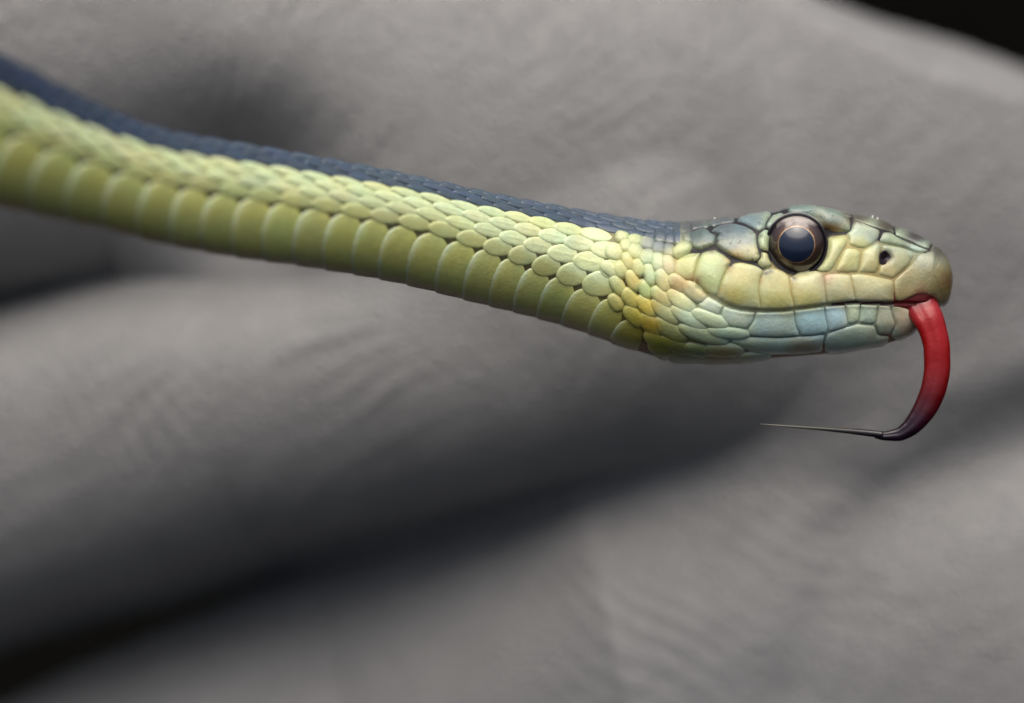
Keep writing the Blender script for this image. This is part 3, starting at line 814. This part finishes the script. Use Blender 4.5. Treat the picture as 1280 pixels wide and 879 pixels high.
# dark rim seated in the socket
V_, F_ = [], []
ns, nt_ = 96, 10
for j in range(ns):
    a = 2 * math.pi * j / ns
    for k in range(nt_):
        b = 2 * math.pi * k / nt_
        rr = 36.6 + 1.5 * math.cos(b)
        z = math.sqrt(max(ER ** 2 - 35.0 ** 2, 1)) + 0.6 + 1.9 * math.sin(b)
        q = Mrot @ Vector((rr * math.cos(a), rr * math.sin(a) * 1.015, z))
        V_.append((q.x / 100, q.y / 100, q.z / 100))
for j in range(ns):
    for k in range(nt_):
        F_.append((j * nt_ + k, j * nt_ + (k + 1) % nt_, ((j + 1) % ns) * nt_ + (k + 1) % nt_, ((j + 1) % ns) * nt_ + k))
mesh_obj('eye_rim', V_, F_, mR, eye)
# far eye
eye2 = eye.copy(); COL.objects.link(eye2); eye2.parent = snake
uE = px_to_uv([EYE])[0, 0]
eye2.location = (eye_loc[0], 2 * float(f_y0(uE)) / 100 - eye_loc[1], eye_loc[2])
eye2.scale = (1, -1, 1)

# ------------------------------------------------------------------ nostril
mN, nt, N, L, p = node_mat('nostril_lining')
p.inputs['Base Color'].default_value = (*lin((26, 14, 22)), 1); p.inputs['Roughness'].default_value = 0.3
V_, F_ = [], []
nn = 32
ctr = (1107.5, 322.0)
rings_ = []
for k, (f, lf) in enumerate(((1.0, 0.6), (0.85, 1.6), (0.6, 2.2), (0.0, 2.4))):
    for j in range(nn):
        a = 2 * math.pi * j / nn
        rx, ry = 10.6 * f, 8.8 * f
        x_ = rx * math.cos(a); y_ = ry * math.sin(a)
        t = math.radians(-38)
        # bean shape
        y_ += 1.6 * f * math.cos(a) ** 2
        X_ = ctr[0] + x_ * math.cos(t) - y_ * math.sin(t); Y_ = ctr[1] + x_ * math.sin(t) + y_ * math.cos(t)
        uv = px_to_uv([(X_, Y_)])
        q = surface(uv[:, 0], uv[:, 1], lf + 1.3)[0]
        V_.append(tuple(to_local(*q)))
for k in range(3):
    for j in range(nn):
        j2 = (j + 1) % nn
        F_.append((k * nn + j, k * nn + j2, (k + 1) * nn + j2, (k + 1) * nn + j))
mesh_obj('nostril', V_, F_, mN, snake)

# ------------------------------------------------------------------ tongue
mT, nt, N, L, p = node_mat('tongue')
at = N.new('ShaderNodeAttribute'); at.attribute_name = 'pigment'
L.new(at.outputs['Color'], p.inputs['Base Color'])
p.inputs['Roughness'].default_value = 0.3
p.inputs['Coat Weight'].default_value = 0.22; p.inputs['Coat Roughness'].default_value = 0.2
p.inputs['Subsurface Weight'].default_value = 0.25; p.inputs['Subsurface Scale'].default_value = 0.08
p.inputs['Subsurface Radius'].default_value = (1, 0.25, 0.15)
tc = N.new('ShaderNodeTexCoord'); nz = N.new('ShaderNodeTexNoise'); nz.inputs['Scale'].default_value = 9
L.new(tc.outputs['Object'], nz.inputs['Vector'])
bp = N.new('ShaderNodeBump'); bp.inputs['Strength'].default_value = 0.25; bp.inputs['Distance'].default_value = 0.03
L.new(nz.outputs['Fac'], bp.inputs['Height']); L.new(bp.outputs[0], p.inputs['Normal'])

TC = [((214,52,58)), (206,30,32), (188,20,20), (160,16,18), (96,16,30), (44,16,40), (28,18,34), (60,62,54)]
def ribbon(name, path, mat, parent, nsec=28, steps=120):
    """path rows: x, y, depth, half width in frame, half thickness in depth, colour"""
    T = np.array([r[:5] for r in path], float); Cc = np.array([lin(r[5]) for r in path])
    s = np.concatenate([[0], np.cumsum(np.linalg.norm(np.diff(T[:, :2], axis=0), axis=1))])
    q = np.linspace(0, s[-1], steps)
    R = np.stack([sm_interp(s, T[:, k], q) for k in range(5)], -1)
    Cq = np.stack([np.interp(q, s, Cc[:, k]) for k in range(3)], -1)
    tg = np.gradient(R[:, :3], axis=0); tg /= np.linalg.norm(tg, axis=1, keepdims=True)
    V_, F_, K_ = [], [], []
    for i in range(steps):
        n2 = np.array([-tg[i, 1], tg[i, 0], 0.0]); n2 /= np.linalg.norm(n2)
        b2 = np.cross(tg[i], n2)
        for k in range(nsec):
            a = 2 * math.pi * k / nsec
            ca, sa = math.cos(a), math.sin(a)
            groove = 1 - 0.16 * math.exp(-((ca - 0.18) / 0.16) ** 2)
            P_ = R[i, :3] + n2 * ca * R[i, 3] + b2 * sa * R[i, 4] * groove
            kz = 1 + P_[2] / (DIST * 100)
            V_.append(tuple(to_local(640 + (P_[0] - 640) * kz, 439.5 + (P_[1] - 439.5) * kz, P_[2])))
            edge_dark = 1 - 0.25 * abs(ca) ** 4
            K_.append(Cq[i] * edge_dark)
    for i in range(steps - 1):
        for k in range(nsec):
            k2 = (k + 1) % nsec
            F_.append((i * nsec + k, i * nsec + k2, (i + 1) * nsec + k2, (i + 1) * nsec + k))
    F_.append(list(range(nsec))[::-1]); F_.append([(steps - 1) * nsec + k for k in range(nsec)])
    return mesh_obj(name, V_, F_, mat, parent, np.array(K_))
D0 = -38
tongue = ribbon('tongue', [
 (1130,361,D0+26,14,8,(90,10,16)), (1142,371,D0+6,20,10,(88,10,16)), (1151,382,D0-8,21,12,(128,22,28)), (1156,391,D0-12,20,12,(164,38,42)), (1161,400,D0-15,19.2,12,(154,22,26)), (1167,416,D0-17,17.4,11,(152,14,16)),
 (1171,436,D0-18,16.8,11,(146,10,12)), (1171.5,458,D0-18,16.6,10,(134,8,10)), (1168,482,D0-18,16.2,10,(108,6,11)), (1160,504,D0-17,15.4,9,(76,6,16)),
 (1149,522,D0-16,13.5,8.5,(46,8,26)), (1136,536,D0-15,11,8,(28,10,26)), (1122,543.5,D0-14,8.4,7,(30,16,34)), (1106,545,D0-13,6,6,(24,18,30)), (1094,543.6,D0-12,4.6,5,(26,24,32))],
 mT, snake)
tongue['label'] = 'red forked tongue curling down and back with blackish tips'
ribbon('tongue_tip', [(1104,543.5,D0-15,4.6,4.4,(26,20,30)),(1085,541.5,D0-15,4.2,3.8,(26,24,30)),(1060,539,D0-16,3.3,3,(34,36,34)),(1025,536,D0-18,2.3,2.2,(54,58,50)),
        (985,533,D0-20,1.4,1.3,(84,88,78)),(950,530,D0-22,0.35,0.35,(110,112,104))], mT, tongue, nsec=12, steps=60)
ribbon('tongue_tip', [(1106,544,D0-5,3.6,4,(26,20,30)),(1088,540.5,D0+2,3.0,3,(30,26,34)),(1070,537.5,D0+8,1.9,2,(52,50,56)),(1052,533.5,D0+14,0.5,0.5,(96,98,96))], mT, tongue, nsec=12, steps=40)

# ------------------------------------------------------------------ bright specks of dust on the head
mD, nt, N, L, p = node_mat('pale_grit')
p.inputs['Base Color'].default_value = (0.85, 0.84, 0.8, 1); p.inputs['Roughness'].default_value = 0.3
def speck(pts, label):
    V_, F_ = [], []
    for (cx, cy, r, hgt) in pts:
        u_ = float(u_of_x(cx)); b0 = len(V_)
        base = surface(np.array([u_]), np.array([math.radians(80)]), 2.0)[0]
        ring = 7
        for k in range(ring):
            a = 2 * math.pi * k / ring; rr = r * (0.7 + 0.5 * rng.random())
            V_.append(tuple(to_local(base[0] + rr * math.cos(a), base[1] + 0.8, base[2] + rr * math.sin(a))))
        for k in range(ring):
            a = 2 * math.pi * k / ring + 0.3; rr = r * (0.7 + 0.3 * rng.random())
            V_.append(tuple(to_local(base[0] + rr * math.cos(a), base[1] - hgt * 0.55, base[2] + rr * math.sin(a))))
        V_.append(tuple(to_local(base[0] + 0.4, base[1] - hgt, base[2])))
        V_.append(tuple(to_local(base[0], base[1] + 1.4, base[2])))
        for k in range(ring):
            k2 = (k + 1) % ring
            F_ += [(b0 + k, b0 + k2, b0 + ring + k2, b0 + ring + k), (b0 + ring + k, b0 + ring + k2, b0 + 2 * ring), (b0 + k2, b0 + k, b0 + 2 * ring + 1)]
    o = mesh_obj('dust_speck', V_, F_, mD, None, smooth=False)
    place(o)
    return tag(o, label, 'speck', 'white specks on the snake\'s head')
speck([(1088, 271, 1.1, 3.4)], 'taller white speck of grit on top of the snake\'s snout')
speck([(1094, 273, 1.2, 2.2)], 'lower white speck of grit on the snout, nearer its tip')
speck([(890, 273, 1.2, 2.0)], 'tiny white speck on the back of the snake\'s head behind the eye')

# ------------------------------------------------------------------ the hand
def smax(a, b, k):
    h = np.clip(0.5 + 0.5 * (a - b) / k, 0, 1)
    return b * (1 - h) + a * h + k * h * (1 - h)

def curve_field(X, Y, pts):
    """signed distance across a polyline with interpolated radius and height: pts x, y, radius, height"""
    pts = np.array(pts, float)
    best = np.full(X.shape, 1e9); R = np.zeros_like(X); H = np.zeros_like(X)
    A, B = pts[:-1], pts[1:]
    for a, b in zip(A, B):
        d = b[:2] - a[:2]; l2 = (d * d).sum()
        t = np.clip(((X - a[0]) * d[0] + (Y - a[1]) * d[1]) / l2, 0, 1)
        dd = np.hypot(X - a[0] - t * d[0], Y - a[1] - t * d[1])
        m = dd < best
        best = np.where(m, dd, best); R = np.where(m, a[2] + t * (b[2] - a[2]), R); H = np.where(m, a[3] + t * (b[3] - a[3]), H)
    return best, R, H

def finger(X, Y, pts, pw=2.15, low=1.0, high=1.0):
    """a rounded finger along pts; low and high stretch its lower and upper flank"""
    p_ = np.array(pts, float)
    axis_y = np.interp(X, p_[:, 0], p_[:, 1])
    d, R, H = curve_field(X, Y, pts)
    side = np.clip(0.5 + (Y - axis_y) / 30.0, 0, 1)
    Rs = R * (high * (1 - side) + low * side)
    q = np.minimum(d / Rs, 0.985)
    inside = H - R + R * (1 - q ** pw) ** (1 / pw)
    return inside - np.maximum(d - 0.985 * Rs, 0) * 5.0      # past the round it drops away

step = 5
gx = np.arange(-560, 1860, step); gy = np.arange(-520, 1380, step)
X, Y = np.meshgrid(gx, gy, indexing='xy')
# slow warp so no edge is straight
wx = 14 * np.sin(Y / 90.0 + X / 210.0) + 8 * np.sin(X / 70.0 + 1.3)
wy = 12 * np.sin(X / 120.0 + 0.6) + 7 * np.sin(Y / 61.0 + X / 160.0)
Xw, Yw = X + wx * 0.6, Y + wy * 0.6
fA = finger(Xw, Yw, [(-700,120,330,30),(-200,90,290,70),(150,60,285,75),(450,160,350,60),(800,210,420,65),(1100,220,420,40)])
fB = finger(Xw, Yw, [(-700,700,240,-80),(-200,592,225,-60),(50,530,222,-35),(250,470,208,0),(500,412,210,45),(800,350,220,60)], low=1.12, high=0.78)
fC = finger(Xw, Yw, [(-700,1350,260,-340),(-100,1240,290,-290),(200,1165,330,-235),(480,1080,370,-175),(820,960,390,10),(1250,830,360,20)])
dx, dy = (Xw - 1250) / 620.0, (Yw - 380) / 620.0
palm = -20 + 300 * np.sqrt(np.clip(1 - dx * dx - dy * dy, 0, 1)) - 300 + np.where(dx * dx + dy * dy > 1, -(np.sqrt(dx * dx + dy * dy) - 1) * 900, 0)
kk = 6 + 120 * np.clip((X - 280) / 560, 0, 1) ** 1.3
H = smax(fA, fB, kk)
H = smax(H, fC, kk)
H = smax(H, palm, 120)
# knuckle pocket upper left, tendon ridges, creases
H -= 110 * np.exp(-(((X - 300) / 105) ** 2 + ((Y - 245) / 110) ** 2)) + 45 * np.exp(-(((X - 190) / 190) ** 2 + ((Y - 270) / 120) ** 2))
H -= 16 * np.exp(-(((X - 300 - (Y) * 0.1) / 60) ** 2)) * np.clip(1 - Y / 260, 0, 1)
H -= 20 * np.exp(-(seg_dist(X, Y, [(930,-160),(960,60),(990,330)]) / 50) ** 2) * np.clip((330 - Y) / 260, 0, 1)
H -= 24 * np.exp(-(seg_dist(X, Y, [(1290,555),(1180,600),(1060,690),(1010,860)]) / 60) ** 2)
H += 14 * np.exp(-(seg_dist(X, Y, [(1110,560),(1180,500),(1300,450)]) / 50) ** 2)
# far edge of the hand, top right
edge = (Y - (np.interp(X, [900, 1050, 1160, 1280, 1500, 1900], [-88, -6, 44, 76, 150, 300])))
H = np.where(edge < 60, H - (np.clip(60 - edge, 0, 60) / 60) ** 2 * 80, H)
H = np.where(edge < 0, H - (-edge) * 5.0, H)
# soft skin folds
def ridges(X, Y, ang, wl, amp, ph):
    c, s = math.cos(ang), math.sin(ang)
    q = X * c + Y * s + 16 * np.sin((X * -s + Y * c) / 75.0 + ph)
    q = q + 9 * np.sin(X / 37.0 + Y / 83.0) + 6 * np.sin(Y / 29.0 - X / 61.0)
    return amp * np.sin(q / wl * 2 * math.pi + ph) * (0.55 + 0.45 * np.sin(X / 53.0 + 1.7 * np.sin(Y / 47.0)))
H += ridges(X, Y, 0.12, 17, 2.0, 0.3) * np.exp(-(((X - 330) / 260) ** 2 + ((Y - 60) / 190) ** 2)) * 1.3
H += ridges(X, Y, 2.0, 29, 1.6, 1.1) * np.exp(-(((X - 820) / 260) ** 2 + ((Y - 740) / 130) ** 2))
H += ridges(X, Y, 1.0, 31, 1.5, 2.1) * np.exp(-(((X - 300) / 220) ** 2 + ((Y - 450) / 90) ** 2))
H += ridges(X, Y, 0.9, 52, 0.8, 0.7) * 0.7
H += ridges(X, Y, 0.75, 19, 1.0, 0.2) * np.exp(-(((X - 640) / 230) ** 2 + ((Y - 110) / 120) ** 2))
H += ridges(X, Y, 2.5, 23, 0.9, 1.9) * np.exp(-(((X - 160) / 200) ** 2 + ((Y - 560) / 160) ** 2))
BASE = -470.0
near = np.maximum(H, BASE)
BEHIND = 430.0                                     # how far behind the snake the hand's highest skin lies
depth_f = BEHIND - near
depth_b = BEHIND - BASE + (near - BASE) * 0.6
k = 1 + depth_f / (DIST * 100)
ny, nx = X.shape
KC = 1 + (BEHIND) / (DIST * 100)
FX, FY = 640 + (X - 640) * KC, 439.5 + (Y - 439.5) * KC
front = to_local(FX, FY, depth_f).reshape(-1, 3)
back = to_local(FX, FY, depth_b).reshape(-1, 3)
alive = (near > BASE + 1)
idx = np.arange(nx * ny).reshape(ny, nx)
cell = alive[:-1, :-1] | alive[1:, :-1] | alive[:-1, 1:] | alive[1:, 1:]
a_, b_, c_, d_ = idx[:-1, :-1][cell], idx[:-1, 1:][cell], idx[1:, 1:][cell], idx[1:, :-1][cell]
ff = np.stack([a_, d_, c_, b_], -1)
fb = np.stack([a_, b_, c_, d_], -1)
bid = np.where(alive.ravel(), np.arange(nx * ny) + nx * ny, np.arange(nx * ny))    # rim shares vertices
fb = bid[fb]
allf = np.vstack([ff, fb])
used = np.unique(allf)
remap = np.full(2 * nx * ny, -1); remap[used] = np.arange(len(used))
allv = np.vstack([front, back])[used]
allf = remap[allf]

mH, nt, N, L, p = node_mat('grey_skin')
tc = N.new('ShaderNodeTexCoord')
n1 = N.new('ShaderNodeTexNoise'); n1.inputs['Scale'].default_value = 0.9; n1.inputs['Detail'].default_value = 7; n1.inputs['Roughness'].default_value = 0.6
L.new(tc.outputs['Object'], n1.inputs['Vector'])
rp = N.new('ShaderNodeValToRGB')
rp.color_ramp.elements[0].position = 0.3; rp.color_ramp.elements[0].color = (0.196, 0.198, 0.200, 1)
rp.color_ramp.elements[1].position = 0.72; rp.color_ramp.elements[1].color = (0.238, 0.240, 0.242, 1)
L.new(n1.outputs['Fac'], rp.inputs[0]); L.new(rp.outputs[0], p.inputs['Base Color'])
p.inputs['Roughness'].default_value = 0.55
p.inputs['Subsurface Weight'].default_value = 0.15; p.inputs['Subsurface Scale'].default_value = 0.15
p.inputs['Subsurface Radius'].default_value = (1, 1, 1)
# skin cells: crossing creases
mp = N.new('ShaderNodeMapping'); mp.inputs['Scale'].default_value = (5.5, 2.5, 9.0); mp.inputs['Rotation'].default_value = (0, math.radians(28), 0)
L.new(tc.outputs['Object'], mp.inputs['Vector'])
vo = N.new('ShaderNodeTexVoronoi'); vo.feature = 'DISTANCE_TO_EDGE'; vo.inputs['Scale'].default_value = 0.9
L.new(mp.outputs[0], vo.inputs['Vector'])
mp2 = N.new('ShaderNodeMapping'); mp2.inputs['Scale'].default_value = (11.0, 3.0, 4.5); mp2.inputs['Rotation'].default_value = (0, math.radians(-22), 0)
L.new(tc.outputs['Object'], mp2.inputs['Vector'])
vo2 = N.new('ShaderNodeTexVoronoi'); vo2.feature = 'DISTANCE_TO_EDGE'; vo2.inputs['Scale'].default_value = 0.8
L.new(mp2.outputs[0], vo2.inputs['Vector'])
mi = N.new('ShaderNodeMath'); mi.operation = 'MINIMUM'; L.new(vo.outputs['Distance'], mi.inputs[0]); L.new(vo2.outputs['Distance'], mi.inputs[1])
cl = N.new('ShaderNodeMapRange'); cl.inputs[1].default_value = 0.0; cl.inputs[2].default_value = 0.3; L.new(mi.outputs[0], cl.inputs[0])
b1 = N.new('ShaderNodeBump'); b1.inputs['Strength'].default_value = 0.7; b1.inputs['Distance'].default_value = 0.03
L.new(cl.outputs[0], b1.inputs['Height'])
n5 = N.new('ShaderNodeTexNoise'); n5.inputs['Scale'].default_value = 1.9; n5.inputs['Detail'].default_value = 5
L.new(mp.outputs[0], n5.inputs['Vector'])
b2 = N.new('ShaderNodeBump'); b2.inputs['Strength'].default_value = 0.03; b2.inputs['Distance'].default_value = 0.15
L.new(n5.outputs['Fac'], b2.inputs['Height']); L.new(b1.outputs[0], b2.inputs['Normal']); L.new(b2.outputs[0], p.inputs['Normal'])

hand = mesh_obj('hand', allv, allf, mH)
place(hand)
tag(hand, 'large grey out of focus hand with folded fingers filling the background behind the snake', 'hand')

# ------------------------------------------------------------------ dark ground far below
mG, nt, N, L, p = node_mat('dark_soil')
tc = N.new('ShaderNodeTexCoord'); n1 = N.new('ShaderNodeTexNoise'); n1.inputs['Scale'].default_value = 0.02; n1.inputs['Detail'].default_value = 8
L.new(tc.outputs['Object'], n1.inputs['Vector'])
rp = N.new('ShaderNodeValToRGB')
rp.color_ramp.elements[0].color = (0.0012, 0.0012, 0.0012, 1); rp.color_ramp.elements[1].color = (0.004, 0.004, 0.0035, 1)
L.new(n1.outputs['Fac'], rp.inputs[0]); L.new(rp.outputs[0], p.inputs['Base Color'])
p.inputs['Roughness'].default_value = 0.95
p.inputs['Specular IOR Level'].default_value = 0.0
G = 30000
gn = 40
gv = [(-G + 2 * G * i / gn, -G + 2 * G * j / gn, 0) for j in range(gn + 1) for i in range(gn + 1)]
gf = [(j * (gn + 1) + i, j * (gn + 1) + i + 1, (j + 1) * (gn + 1) + i + 1, (j + 1) * (gn + 1) + i) for j in range(gn) for i in range(gn)]
ground = mesh_obj('ground', gv, gf, mG, smooth=False)
tag(ground, 'very dark blurred ground far below the hand', kind='structure')
